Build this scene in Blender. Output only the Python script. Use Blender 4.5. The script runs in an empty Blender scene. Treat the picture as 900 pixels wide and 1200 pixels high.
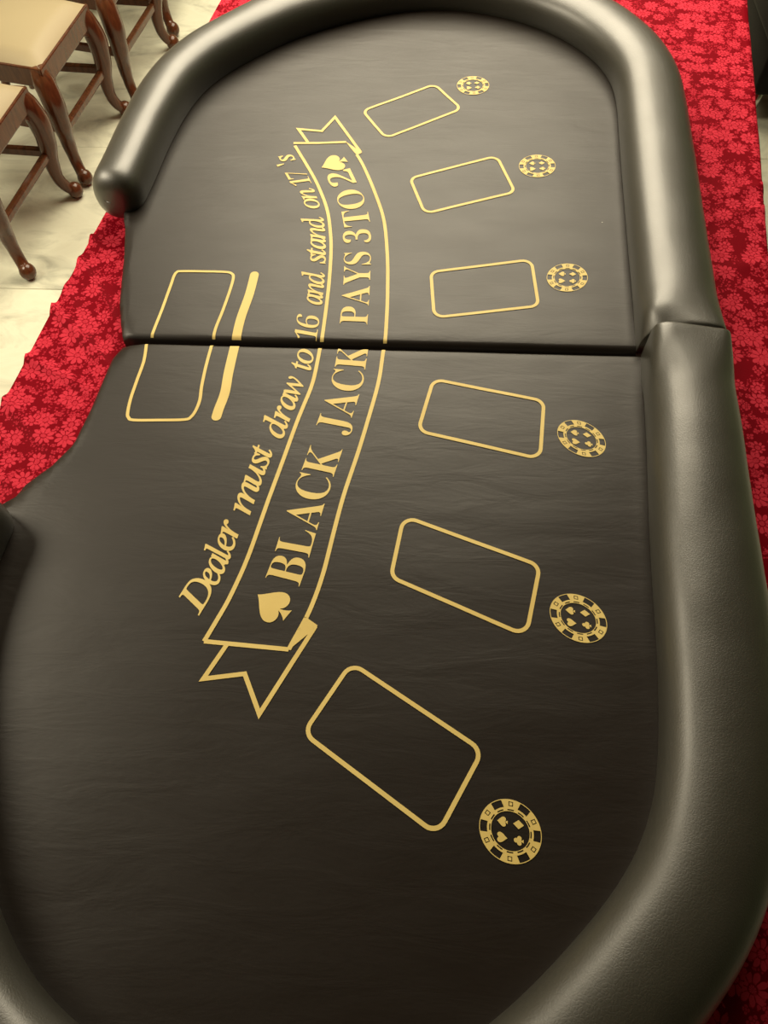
import bpy, bmesh, math, json, random
from mathutils import Vector, Matrix, noise
from mathutils.geometry import tessellate_polygon

# ------------------------------------------------------------------ camera, world, lights, exposure
scn = bpy.context.scene
col = scn.collection
CAM_LOC = Vector((0.3349, -0.8824, 0.9921))
CAM_ROT = Matrix.Rotation(0.0599, 3, 'Z') @ Matrix.Rotation(0.5186, 3, 'X') @ Matrix.Rotation(-0.0206, 3, 'Z')
FPX = 900.0
cam_data = bpy.data.cameras.new('camera')
cam_data.sensor_fit = 'HORIZONTAL'; cam_data.sensor_width = 36.0; cam_data.lens = 36.0 * FPX / 900.0
cam_data.clip_start = 0.02
cam = bpy.data.objects.new('camera', cam_data); col.objects.link(cam)
cam.matrix_world = Matrix.Translation(CAM_LOC) @ CAM_ROT.to_4x4()
scn.camera = cam

world = bpy.data.worlds.new('world'); scn.world = world; world.use_nodes = True
world.node_tree.nodes['Background'].inputs[0].default_value = (1.0, 0.86, 0.66, 1)
world.node_tree.nodes['Background'].inputs[1].default_value = 0.05

def area_light(name, loc, target, size, power, colour, shape='DISK', size_y=1.0):
    d = bpy.data.lights.new(name, 'AREA'); d.shape = shape; d.size = size; d.size_y = size_y; d.energy = power; d.color = colour
    o = bpy.data.objects.new(name, d); col.objects.link(o); o.location = loc
    return o
WARM = (1.0, 0.88, 0.65)
area_light('ceiling_lamp', (0.3, 2.85, 1.88), (0.3, 2.85, 0), 2.2, 225, WARM, 'RECTANGLE', 3.3)
area_light('ceiling_lamp_left', (-2.3, 0.3, 1.88), (-2.3, 0.3, 0), 1.7, 114, WARM)

scn.view_settings.view_transform = 'Standard'
scn.view_settings.look = 'None'
scn.view_settings.exposure = -0.12
scn.view_settings.gamma = 1.0
scn.view_settings.use_curve_mapping = False

# ------------------------------------------------------------------ helpers
def at(px, py, z=0.0):
    """photo pixel -> the place on the horizontal plane at height z"""
    d = CAM_ROT @ Vector(((px - 450) / FPX, -(py - 600) / FPX, -1.0))
    t = (z - CAM_LOC.z) / d.z
    return Vector((CAM_LOC.x + d.x * t, CAM_LOC.y + d.y * t))

def link(name, mesh, mat=None, parent=None, smooth=True):
    o = bpy.data.objects.new(name, mesh); col.objects.link(o)
    if mat and not mesh.materials: mesh.materials.append(mat)
    if smooth:
        for p in mesh.polygons: p.use_smooth = True
    if parent: o.parent = parent
    return o

def from_bm(name, bm, mat=None, parent=None, smooth=True):
    me = bpy.data.meshes.new(name); bm.to_mesh(me); bm.free()
    return link(name, me, mat, parent, smooth)

def tag(o, label, cat, group=None):
    o['label'] = label; o['category'] = cat
    if group: o['group'] = group
    return o

def empty(name, loc=(0, 0, 0), rz=0.0):
    o = bpy.data.objects.new(name, None); col.objects.link(o)
    o.location = loc; o.rotation_euler = (0, 0, rz); o.empty_display_size = 0.1
    return o

def struct(o):
    o['kind'] = 'structure'; return o

def catmull(pts, n=8):
    P = [Vector(p) for p in pts]; out = []
    for i in range(len(P) - 1):
        p0 = P[max(i - 1, 0)]; p1 = P[i]; p2 = P[i + 1]; p3 = P[min(i + 2, len(P) - 1)]
        for k in range(n):
            t = k / n
            out.append(0.5 * ((2 * p1) + (p2 - p0) * t + (2 * p0 - 5 * p1 + 4 * p2 - p3) * t * t + (3 * p1 - p0 - 3 * p2 + p3) * t ** 3))
    out.append(P[-1].copy()); return out

def resample(pts, n):
    L = [0.0]
    for a, b in zip(pts, pts[1:]): L.append(L[-1] + (b - a).length)
    out = []; j = 0
    for i in range(n):
        s = L[-1] * i / (n - 1)
        while j < len(L) - 2 and L[j + 1] < s: j += 1
        f = (s - L[j]) / max(1e-9, L[j + 1] - L[j]); out.append(pts[j].lerp(pts[j + 1], min(1, max(0, f))))
    return out

def smooth_line(pts, it):
    P = [p.copy() for p in pts]
    for _ in range(it):
        Q = [p.copy() for p in P]
        for i in range(1, len(P) - 1): P[i] = Q[i] * 0.5 + (Q[i - 1] + Q[i + 1]) * 0.25
    return P

def normals2(pts):
    N = []
    for i in range(len(pts)):
        t = (pts[min(i + 1, len(pts) - 1)] - pts[max(i - 1, 0)]).normalized()
        N.append(Vector((-t.y, t.x)))
    return N

# ------------------------------------------------------------------ materials
def mat_new(name, base=(0.5, 0.5, 0.5), rough=0.5, spec=0.5, **kw):
    m = bpy.data.materials.new(name); m.use_nodes = True
    b = m.node_tree.nodes['Principled BSDF']
    b.inputs['Base Color'].default_value = (*base, 1); b.inputs['Roughness'].default_value = rough
    b.inputs['Specular IOR Level'].default_value = spec
    for k, v in kw.items():
        b.inputs[k.replace('_', ' ')].default_value = v
    return m, m.node_tree, b

def N(nt, typ, **props):
    n = nt.nodes.new(typ)
    for k, v in props.items():
        if k.startswith('i_'):
            key = k[2:]; key = int(key) if key.isdigit() else key.replace('_', ' ')
            n.inputs[key].default_value = v
        else: setattr(n, k, v)
    return n

def M(nt, op, a, b=None, c=None, clamp=False):
    n = nt.nodes.new('ShaderNodeMath'); n.operation = op; n.use_clamp = clamp
    for i, v in enumerate((a, b, c)):
        if v is None: continue
        if isinstance(v, (int, float)): n.inputs[i].default_value = v
        else: nt.links.new(v, n.inputs[i])
    return n.outputs[0]

def ramp(nt, fac, stops, interp='LINEAR'):
    r = nt.nodes.new('ShaderNodeValToRGB'); r.color_ramp.interpolation = interp
    e = r.color_ramp.elements
    while len(e) < len(stops): e.new(0.5)
    for el, (p, c) in zip(e, stops): el.position = p; el.color = (*c, 1) if len(c) == 3 else c
    nt.links.new(fac, r.inputs[0]); return r.outputs[0]

def coords(nt, scale=(1, 1, 1), rot=(0, 0, 0), which='Object'):
    tc = nt.nodes.new('ShaderNodeTexCoord'); mp = nt.nodes.new('ShaderNodeMapping')
    mp.inputs['Scale'].default_value = scale; mp.inputs['Rotation'].default_value = rot
    nt.links.new(tc.outputs[which], mp.inputs[0]); return mp.outputs[0]

def bump(nt, b, height, strength, dist=0.01, prev=None):
    n = nt.nodes.new('ShaderNodeBump'); n.inputs['Strength'].default_value = strength; n.inputs['Distance'].default_value = dist
    nt.links.new(height, n.inputs['Height'])
    if prev: nt.links.new(prev, n.inputs['Normal'])
    nt.links.new(n.outputs[0], b.inputs['Normal']); return n.outputs[0]

def noise_tex(nt, vec, scale, detail=3, rough=0.55, dist=0.0):
    n = N(nt, 'ShaderNodeTexNoise', i_Scale=scale, i_Detail=detail, i_Roughness=rough, i_Distortion=dist)
    nt.links.new(vec, n.inputs['Vector']); return n.outputs['Fac']

# felt: black printed speed cloth with fine creases and white lint
felt, nt, b = mat_new('black_felt', (0.0095, 0.0055, 0.003), 0.45, 0.55)
crease = noise_tex(nt, coords(nt, (2.2, 9, 1)), 3.0, 4, 0.6, 0.6)
fine = noise_tex(nt, coords(nt, (14, 40, 10)), 5.0, 3)
h = M(nt, 'ADD', M(nt, 'MULTIPLY', crease, 1.0), M(nt, 'MULTIPLY', fine, 0.10))
bump(nt, b, h, 0.10, 0.008)
rr = M(nt, 'MULTIPLY_ADD', noise_tex(nt, coords(nt, (3, 7, 1)), 2.5, 4), 0.10, 0.40)
nt.links.new(rr, b.inputs['Roughness'])
vo = N(nt, 'ShaderNodeTexVoronoi', i_Scale=16.0, i_Randomness=1.0); nt.links.new(coords(nt), vo.inputs['Vector'])
lint = M(nt, 'LESS_THAN', vo.outputs['Distance'], 0.015)
sep = nt.nodes.new('ShaderNodeSeparateColor'); nt.links.new(vo.outputs['Color'], sep.inputs[0])
lint = M(nt, 'MULTIPLY', lint, M(nt, 'GREATER_THAN', sep.outputs[0], 0.78))
mx = N(nt, 'ShaderNodeMix', data_type='RGBA'); mx.inputs[6].default_value = (0.0095, 0.0055, 0.003, 1); mx.inputs[7].default_value = (0.6, 0.58, 0.52, 1)
nt.links.new(lint, mx.inputs[0]); nt.links.new(mx.outputs[2], b.inputs['Base Color'])

gold, nt, b = mat_new('gold_print', (0.80, 0.52, 0.13), 0.55, 0.55)
g = ramp(nt, noise_tex(nt, coords(nt, (9, 9, 9)), 1.0, 2), [(0.3, (0.72, 0.53, 0.16)), (0.7, (0.78, 0.60, 0.20))])
nt.links.new(g, b.inputs['Base Color'])

leather, nt, b = mat_new('black_leather', (0.026, 0.024, 0.015), 0.5, 1.0, Coat_Weight=0.85, Coat_Roughness=0.36)
v1 = N(nt, 'ShaderNodeTexVoronoi', feature='DISTANCE_TO_EDGE', i_Scale=260.0); 
cd = coords(nt, (1, 1, 1)); wn = N(nt, 'ShaderNodeTexNoise', i_Scale=55.0, i_Detail=2.0); nt.links.new(cd, wn.inputs['Vector'])
va = nt.nodes.new('ShaderNodeVectorMath'); va.operation = 'MULTIPLY_ADD'; nt.links.new(wn.outputs['Color'], va.inputs[0]); va.inputs[1].default_value = (0.012,) * 3; nt.links.new(cd, va.inputs[2])
nt.links.new(va.outputs[0], v1.inputs['Vector'])
gr = M(nt, 'MINIMUM', v1.outputs['Distance'], 0.25)
b1 = bump(nt, b, gr, 0.34, 0.0012)
bump(nt, b, noise_tex(nt, cd, 7.0, 3), 0.10, 0.02, b1)
nt.links.new(M(nt, 'MULTIPLY_ADD', noise_tex(nt, cd, 14, 3), 0.10, 0.44), b.inputs['Roughness'])

seam_mat, _, _ = mat_new('black_board', (0.012, 0.011, 0.010), 0.7, 0.3)

# red damask: glossy ground with woven flowers, leaves and dots
damask, nt, b = mat_new('red_damask', (0.3, 0.01, 0.02), 0.55, 0.03)
tc = coords(nt, (1, 1, 1), which='UV')
wob = N(nt, 'ShaderNodeTexNoise', i_Scale=40.0, i_Detail=2.0); nt.links.new(tc, wob.inputs['Vector'])
vm = nt.nodes.new('ShaderNodeVectorMath'); vm.operation = 'MULTIPLY_ADD'; nt.links.new(wob.outputs['Color'], vm.inputs[0]); vm.inputs[1].default_value = (0.006, 0.006, 0); nt.links.new(tc, vm.inputs[2])
def flowers(scale, rad, petals, rnd, ring):
    v = N(nt, 'ShaderNodeTexVoronoi', i_Scale=scale, i_Randomness=rnd, voronoi_dimensions='2D'); nt.links.new(vm.outputs[0], v.inputs['Vector'])
    sub = nt.nodes.new('ShaderNodeVectorMath'); sub.operation = 'SUBTRACT'
    sc = nt.nodes.new('ShaderNodeVectorMath'); sc.operation = 'SCALE'; sc.inputs['Scale'].default_value = 1.0
    nt.links.new(vm.outputs[0], sc.inputs[0]); nt.links.new(sc.outputs[0], sub.inputs[0]); nt.links.new(v.outputs['Position'], sub.inputs[1])
    sx = nt.nodes.new('ShaderNodeSeparateXYZ'); nt.links.new(sub.outputs[0], sx.inputs[0])
    scol = nt.nodes.new('ShaderNodeSeparateColor'); nt.links.new(v.outputs['Color'], scol.inputs[0])
    ang = M(nt, 'ARCTAN2', sx.outputs[1], sx.outputs[0])
    pet = M(nt, 'ABSOLUTE', M(nt, 'COSINE', M(nt, 'MULTIPLY_ADD', ang, petals / 2, M(nt, 'MULTIPLY', scol.outputs[0], 6.28))))
    size = M(nt, 'MULTIPLY_ADD', scol.outputs[1], 0.45, 0.65)
    R = M(nt, 'MULTIPLY', M(nt, 'MULTIPLY_ADD', M(nt, 'POWER', pet, 0.6), 0.55, 0.45), M(nt, 'MULTIPLY', size, rad))
    d = v.outputs['Distance']
    inside = M(nt, 'MULTIPLY', M(nt, 'SUBTRACT', R, d), 30.0, clamp=True)
    if ring:
        core = M(nt, 'MULTIPLY', M(nt, 'ABSOLUTE', M(nt, 'SUBTRACT', d, 0.13)), 30.0, clamp=True)
        vein = M(nt, 'MULTIPLY', M(nt, 'SUBTRACT', pet, 0.18), 6.0, clamp=True)
        inside = M(nt, 'MULTIPLY', inside, M(nt, 'MULTIPLY', core, vein))
    return inside
f1 = flowers(24, 0.47, 9, 0.8, True)
f2 = flowers(66, 0.46, 4, 1.0, True)
f3 = flowers(170, 0.42, 2, 1.0, False)
mask = M(nt, 'GREATER_THAN', noise_tex(nt, tc, 22.0, 2), 0.50)
f3 = M(nt, 'MULTIPLY', f3, mask)
f2 = M(nt, 'MULTIPLY', f2, M(nt, 'GREATER_THAN', noise_tex(nt, tc, 15.0, 2), 0.47))
pat = M(nt, 'MAXIMUM', f1, M(nt, 'MAXIMUM', M(nt, 'MULTIPLY', f2, 0.85), M(nt, 'MULTIPLY', f3, 0.7)))
thread = M(nt, 'MULTIPLY_ADD', noise_tex(nt, coords(nt, (300, 900, 1), which='UV'), 1.0, 2), 0.5, 0.72)
pat = M(nt, 'MULTIPLY', pat, thread, clamp=True)
c = ramp(nt, pat, [(0.0, (0.19, 0.0012, 0.007)), (0.45, (0.33, 0.006, 0.018)), (1.0, (0.60, 0.036, 0.062))])
nt.links.new(c, b.inputs['Base Color'])
nt.links.new(M(nt, 'MULTIPLY_ADD', pat, 0.15, 0.6), b.inputs['Roughness'])
bump(nt, b, pat, 0.25, 0.001)

wood, nt, b = mat_new('mahogany', (0.07, 0.022, 0.010), 0.22, 0.30, Coat_Weight=0.25, Coat_Roughness=0.1)
w = noise_tex(nt, coords(nt, (9, 9, 1.5)), 6.0, 5, 0.6, 1.0)
nt.links.new(ramp(nt, w, [(0.3, (0.045, 0.015, 0.006)), (0.7, (0.10, 0.035, 0.013))]), b.inputs['Base Color'])

cream, nt, b = mat_new('cream_leatherette', (0.33, 0.275, 0.165), 0.5, 0.35)
bump(nt, b, noise_tex(nt, coords(nt), 180, 2), 0.05, 0.002)
blackseat, nt, b = mat_new('black_upholstery', (0.010, 0.009, 0.008), 0.7, 0.15)
bump(nt, b, noise_tex(nt, coords(nt), 90, 3), 0.08, 0.003)
steel, _, _ = mat_new('steel', (0.6, 0.58, 0.55), 0.25, 0.5, Metallic=1.0)

marble, nt, b = mat_new('cream_marble', (0.6, 0.57, 0.43), 0.28, 0.45)
oi = nt.nodes.new('ShaderNodeObjectInfo'); tcn = nt.nodes.new('ShaderNodeTexCoord')
ad = nt.nodes.new('ShaderNodeVectorMath'); ad.operation = 'MULTIPLY_ADD'
cmb = nt.nodes.new('ShaderNodeCombineXYZ'); nt.links.new(M(nt, 'MULTIPLY', oi.outputs['Random'], 37.0), cmb.inputs[0]); nt.links.new(M(nt, 'MULTIPLY', oi.outputs['Random'], 71.0), cmb.inputs[1])
nt.links.new(tcn.outputs['Object'], ad.inputs[0]); ad.inputs[1].default_value = (1.2, 2.4, 1.0); nt.links.new(cmb.outputs[0], ad.inputs[2])
n1 = noise_tex(nt, ad.outputs[0], 3.2, 6, 0.62, 1.2)
nt.links.new(ramp(nt, n1, [(0.28, (0.33, 0.335, 0.265)), (0.42, (0.50, 0.505, 0.395)), (0.55, (0.61, 0.615, 0.485)), (0.75, (0.56, 0.56, 0.43))]), b.inputs['Base Color'])
grout, _, _ = mat_new('grout', (0.36, 0.345, 0.27), 0.8, 0.2)

def plaster(name, c):
    m, nt, b = mat_new(name, c, 0.85, 0.2)
    bump(nt, b, noise_tex(nt, coords(nt), 60, 4), 0.06, 0.004); return m
wall_m = plaster('cream_plaster', (0.30, 0.27, 0.21)); ceil_m = plaster('dark_ceiling', (0.11, 0.10, 0.08)); wall_r = plaster('sage_plaster', (0.20, 0.25, 0.15))  # unseen ceiling coloured dark to weaken its reflection in the near felt

# ------------------------------------------------------------------ the room
FZ = -0.82; CZ = 1.95
X0, X1, Y0, Y1 = -3.4, 3.8, -3.2, 5.6
def slab(name, lo, hi, mat, parent=None):
    bm = bmesh.new(); bmesh.ops.create_cube(bm, size=1.0)
    for v in bm.verts: v.co = Vector([lo[i] + (v.co[i] + 0.5) * (hi[i] - lo[i]) for i in range(3)])
    return from_bm(name, bm, mat, parent, False)
floor = struct(slab('floor', (X0, Y0, FZ - 0.08), (X1, Y1, FZ - 0.012), grout))
struct(slab('ceiling', (X0, Y0, CZ), (X1, Y1, CZ + 0.1), ceil_m))
struct(slab('wall_left', (X0 - 0.1, Y0, FZ), (X0, Y1, CZ), wall_m))
struct(slab('wall_right', (X1, Y0, FZ), (X1 + 0.1, Y1, CZ), wall_r))
struct(slab('wall_far', (X0, Y1, FZ), (X1, Y1 + 0.1, CZ), wall_m))
struct(slab('wall_near', (X0, Y0 - 0.1, FZ), (X1, Y0, CZ), wall_m))
TS = 0.735
bm = bmesh.new(); bmesh.ops.create_cube(bm, size=1.0)
for v in bm.verts: v.co = Vector((v.co.x * (TS - 0.0016), v.co.y * (TS - 0.0016), v.co.z * 0.012 - 0.006))
bmesh.ops.bevel(bm, geom=[e for e in bm.edges if all(v.co.z > -0.001 for v in e.verts)], offset=0.0015, segments=1, affect='EDGES')
tile_me = bpy.data.meshes.new('floor_tile'); bm.to_mesh(tile_me); bm.free(); tile_me.materials.append(marble)
ix0 = math.ceil((X0 + 1.02) / TS); 
for i in range(-4, 8):
    for j in range(-6, 7):
        cx = -1.25 + TS * (i + 0.5); cy = 0.95 + TS * (j + 0.5)
        if cx - TS / 2 < X0 or cx + TS / 2 > X1 or cy - TS / 2 < Y0 or cy + TS / 2 > Y1: continue
        o = link('floor_tile', tile_me, None, floor, False); o.location = (cx, cy, FZ)

# ------------------------------------------------------------------ tablecloth on the long table
CL_Z = -0.045
ex = Vector((0.9895, -0.1445)); ey = Vector((0.1445, 0.9895)); ref = Vector((-0.334, 0.074)); CW = 1.295
def cloth_pt(u, w):
    p = ref + ex * u + ey * w; return p
def wr(u, w):
    """creases running in from the left and right hems of the top"""
    z = 0.0
    fade = math.exp(-max(0, u) / 0.16)
    for (wc, sl, amp, wid) in ((0.045, -0.75, 0.013, 0.009), (0.17, -1.1, 0.008, 0.012), (0.235, -0.6, 0.009, 0.007), (-0.075, -0.35, 0.010, 0.009), (-0.17, -0.7, 0.009, 0.010), (0.10, -1.3, 0.005, 0.016), (-0.27, -0.7, 0.009, 0.011)):
        d = (w - wc - sl * u) / wid
        z += amp * math.exp(-d * d) * fade
    fr = math.exp(-max(0, CW - u) / 0.10)
    for (wc, amp, wid) in ((0.62, 0.006, 0.014), (0.40, 0.005, 0.02), (0.95, 0.004, 0.02), (0.55, 0.004, 0.01)):
        d = (w - wc + 0.5 * (CW - u)) / wid; z += amp * math.exp(-d * d) * fr
    z += 0.0022 * noise.noise((u * 9, w * 7, 0.3)) * (fade + fr + 0.25)
    p = cloth_pt(u, w)                       # pressed flat under the table top
    edge = -0.30
    if -0.33 < p.y < 0.32: edge = -0.165 - 0.10 * min(1.0, abs(p.y) / 0.32) ** 1.6
    k = min(1.0, max(0.0, (p.x - edge + 0.035) / 0.03))
    return z * (1 - k) + min(z, 0.002) * k if p.x < 0.5 else min(z, 0.003) if p.x < 0.93 else z
bm = bmesh.new(); uvl = bm.loops.layers.uv.new('UVMap')
def frange(a, b2, s):
    n = max(1, round((b2 - a) / s)); return [a + (b2 - a) * i / n for i in range(n + 1)]
us = frange(0, 0.2, 0.008)[:-1] + frange(0.2, 1.1, 0.03)[:-1] + frange(1.1, CW, 0.01)
WA, WB = -1.75, 2.35
ws = frange(WA, -0.5, 0.03)[:-1] + frange(-0.5, 1.2, 0.006)[:-1] + frange(1.2, WB, 0.03)
drops = [0.004, 0.012, 0.03, 0.07, 0.15, 0.3, 0.5, 0.66, 0.765]
def hang(side, u, w, dz):
    # side folds of the hanging cloth: out is the outward distance
    k = min(1, dz / 0.4)
    out = 0.006 * min(1, dz / 0.012) + k * (0.030 + 0.022 * math.sin((u + w) * 26 + 2 * math.sin((u + w) * 5)))
    return out
grid = {}
rows = []
nd = len(drops)
# columns: left skirt (reversed), top, right skirt
for jw, w in enumerate(ws):
    row = []
    for dz in reversed(drops):
        o_ = hang(0, 0, w, dz); p = cloth_pt(-o_, w); row.append((bm.verts.new((p.x, p.y, CL_Z + wr(0, w) * max(0, 1 - dz / 0.05) - dz)), -dz, w))
    for u in us:
        p = cloth_pt(u, w); zz = CL_Z + wr(u, w)
        row.append((bm.verts.new((p.x, p.y, zz)), u, w))
    for dz in drops:
        o_ = hang(1, CW, w, dz); p = cloth_pt(CW + o_, w); row.append((bm.verts.new((p.x, p.y, CL_Z + wr(CW, w) * max(0, 1 - dz / 0.05) - dz)), CW + dz, w))
    rows.append(row)
def quad(a, b_, c_, d_):
    f = bm.faces.new((a[0], b_[0], c_[0], d_[0]))
    for lp, t in zip(f.loops, (a, b_, c_, d_)): lp[uvl].uv = (t[1], t[2])
for r0, r1 in zip(rows, rows[1:]):
    for k in range(len(r0) - 1): quad(r0[k], r0[k + 1], r1[k + 1], r1[k])
for end, row, sg in ((WA, rows[0], -1), (WB, rows[-1], 1)):       # end skirts
    prev = row[nd:nd + len(us)]
    for dz in drops:
        cur = []
        for (v, u, w) in row[nd:nd + len(us)]:
            o_ = hang(2, u, 0, dz); p = cloth_pt(u, end + sg * o_); cur.append((bm.verts.new((p.x, p.y, CL_Z - dz)), u, end + sg * dz))
        for k in range(len(cur) - 1):
            if sg > 0: quad(prev[k], prev[k + 1], cur[k + 1], cur[k])
            else: quad(cur[k], cur[k + 1], prev[k + 1], prev[k])
        prev = cur
cl = from_bm('tablecloth', bm, damask)
tag(cl, 'red floral damask tablecloth on the long table under the black blackjack top', 'tablecloth')

# ------------------------------------------------------------------ folding blackjack table top
top = empty('blackjack_tabletop', (0.28, 0.0, CL_Z))
tag(top, 'folding black blackjack table top with gold print and padded leather rail', 'table top')
TOPL = Vector((0.28, 0.0, CL_Z))
def under(o, parent):
    """parent while keeping the mesh where it was built in world space"""
    o.parent = parent
    w = TOPL if parent == top else Vector((0, 0, 0))
    o.location = -w if parent == top else (0, 0, 0)
    return o

FAR_IN = [(-.197, .325), (-.185, .42), (-.175, .53), (-.158, .64), (-.138, .71), (-.096, .785), (-.021, .868), (.05, .932), (.15, .994), (.256, 1.037), (.336, 1.056), (.433, 1.056), (.523, 1.03), (.608, .983), (.674, .922), (.72, .856), (.745, .79), (.752, .72), (.747, .624), (.736, .445), (.724, .233), (.713, .012)]
NEAR_IN = [(.716, -.001), (.709, -.089), (.702, -.18), (.688, -.318), (.678, -.437), (.672, -.53), (.662, -.619), (.65, -.69), (.623, -.762), (.58, -.82), (.52, -.88), (.45, -.94), (.36, -.992), (.25, -1.018), (.13, -1.015)] + [tuple(at(*q)) for q in ((112, 1212), (38, 1138), (-7, 1035), (-24, 950), (-31, 855), (-27, 760), (-13, 700), (3, 655))] + [(-.236, -.340)]
far_in = smooth_line(resample(catmull([(x, y) for x, y in FAR_IN]), 160), 10)
near_in = smooth_line(resample(catmull([(x, y) for x, y in NEAR_IN]), 160), 10)

def lerp_table(tab, t):
    for (a, va), (b2, vb) in zip(tab, tab[1:]):
        if t <= b2: return va + (vb - va) * (t - a) / (b2 - a)
    return tab[-1][1]

def rail(name, inner, sgn, hw_tab, free_first, zbase=0.0, ht=0.066, pinch=False):
    """padded rail swept along the inner contact line; sgn picks the outward side"""
    n = len(inner); Nn = [v * sgn for v in normals2(inner)]
    # cross-section: closed loop, u from -1 (inside) to 1 (outside), z 0..1 of the height
    sec = []
    K = 40
    for k in range(K):
        a = 2 * math.pi * k / K
        ca, sa = math.cos(a), math.sin(a)
        sec.append((ca, sa))
    L = [0.0]
    for a, b2 in zip(inner, inner[1:]): L.append(L[-1] + (b2 - a).length)
    tot = L[-1]
    # finer stations close to both ends
    stat = [0, .0008, .002, .004, .007, .011, .016, .022, .03, .04, .05] 
    S = stat + [0.05 + (tot - 0.10) * i / 150 for i in range(1, 150)] + [tot - s for s in reversed(stat)]
    bm = bmesh.new(); rings = []
    def samp(arr, s):
        j = 0
        while j < len(L) - 2 and L[j + 1] < s: j += 1
        f = (s - L[j]) / (L[j + 1] - L[j]); return arr[j].lerp(arr[j + 1], min(1, max(0, f)))
    for s in S:
        p = samp(inner, s); nn = samp(Nn, s).normalized()
        t = s / tot; hw = lerp_table(hw_tab, t)
        dfree = s if free_first else tot - s
        dfold = tot - s if free_first else s
        def close(d, r): return max(0.0, 1 - (1 - min(1, d / r)) ** 2.5) ** (1 / 2.5)
        kf = close(dfree, 0.046)          # bolster-like free end
        kg = 0.94 + 0.06 * close(dfold, 0.008) if dfold > 0 else 0.94
        lo = -0.040; hi = ht
        zc = zbase + (lo + hi) / 2 + 0.006; hz = (hi - lo) / 2
        c = p + nn * hw
        tang = Vector((nn.y, -nn.x))
        ring = []
        for (ca, sa) in sec:
            e = 2 / (2.3 + (2.2 if pinch else 4.2) * max(0.0, 1 - dfold / 0.10) ** 1.6)      # squarer towards the fold
            uu = math.copysign(abs(ca) ** e, ca); zz = math.copysign(abs(sa) ** e, sa)
            su = hw * (1.02 - (0.03 if pinch else 0.05) * max(0.0, 1 - dfold / 0.10) ** 1.6) * (0.12 + 0.88 * kf) * (0.94 + 0.06 * kg)
            sz = hz * (0.25 + 0.75 * kf) * kg
            if zz < 0 and dfree > 0.045: sz = hz
            # the top slopes a little to the outside
            z = zc + sz * zz - (0.004 * uu if zz > 0 else 0)
            q = c + nn * (su * uu)
            pk = 0.0012 * noise.noise((q.x * 14, q.y * 14, 1.0))
            if dfold < 0.06: pk += 0.0009 * (1 - dfold / 0.06) * math.sin(uu * 9 + dfold * 60)
            if pinch and dfold < 0.045 and zz > 0: pk -= 0.022 * (1 - dfold / 0.045) ** 1.6 * max(0.0, 0.25 - uu) ** 1.5
            ring.append(bm.verts.new((q.x, q.y, z + pk)))
        rings.append(ring)
    for r0, r1 in zip(rings, rings[1:]):
        for k in range(K): bm.faces.new((r0[k], r0[(k + 1) % K], r1[(k + 1) % K], r1[k]))
    for r in (rings[0], rings[-1]):
        cc = sum((v.co for v in r), Vector()) / K; cv = bm.verts.new(cc)
        for k in range(K): bm.faces.new((r[k], r[(k + 1) % K], cv))
    bmesh.ops.recalc_face_normals(bm, faces=bm.faces)
    return under(from_bm(name, bm, leather), top)
r_far = rail('padded_rail', far_in, 1, [(0, .047), (.12, .050), (.3, .058), (.6, .066), (.8, .068), (1, .067)], True, -0.002, 0.068, True)
r_near = rail('padded_rail', near_in, 1, [(0, .064), (.06, .067), (.2, .072), (.45, .068), (.7, .058), (1, .048)], False, 0.002, 0.076)
r_far['label'] = 'curved black leather rail around the far half'
r_near['label'] = 'curved black leather rail around the near half'

# felt panels
CUT_FAR = [(-.166, .016), (-.178, .055), (-.190, .102), (-.205, .209), (-.221, .296)]
CUT_NEAR = [(-.268, -.322), (-.252, -.285), (-.22, -.248), (-.196, -.207), (-.185, -.144), (-.178, -.078), (-.172, -.030), (-.160, -.006), (-.145, 0.0)]
cutf = [Vector(p) for p in CUT_FAR]; cutn = [Vector(p) for p in CUT_NEAR]
def seg_dist(p, poly):
    m = 9
    for a, b2 in zip(poly, poly[1:]):
        ab = b2 - a; t = max(0, min(1, (p - a).dot(ab) / ab.length_squared)); m = min(m, (p - a - ab * t).length)
    return m
FOLD_F, FOLD_N = 0.013, 0.0
def felt_z(x, y, far):
    z = 0.0011 * noise.noise((x * 4.2, y * 9, 2.0)) + 0.0004 * noise.noise((x * 11, y * 30, 5.0))
    if far:
        z -= 0.003
        d = y - FOLD_F
        if d < 0.012: z -= 0.010 * (1 - max(0, d) / 0.012) ** 2
        dc = seg_dist(Vector((x, y)), cutf) if x < 0.0 and y < 0.4 else 9
    else:
        z += 0.001
        d = FOLD_N - y
        if d < 0.006: z -= 0.004 * (1 - max(0, d) / 0.006) ** 2
        dc = seg_dist(Vector((x, y)), cutn) if x < 0.0 and y > -0.4 else 9
    if dc < 0.012: z -= 0.008 * (1 - dc / 0.012) ** 2
    return z
def grid_cut(bm, xs, ys):
    for x in xs: bmesh.ops.bisect_plane(bm, geom=bm.verts[:] + bm.edges[:] + bm.faces[:], plane_co=(x, 0, 0), plane_no=(1, 0, 0))
    for y in ys: bmesh.ops.bisect_plane(bm, geom=bm.verts[:] + bm.edges[:] + bm.faces[:], plane_co=(0, y, 0), plane_no=(0, 1, 0))
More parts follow.
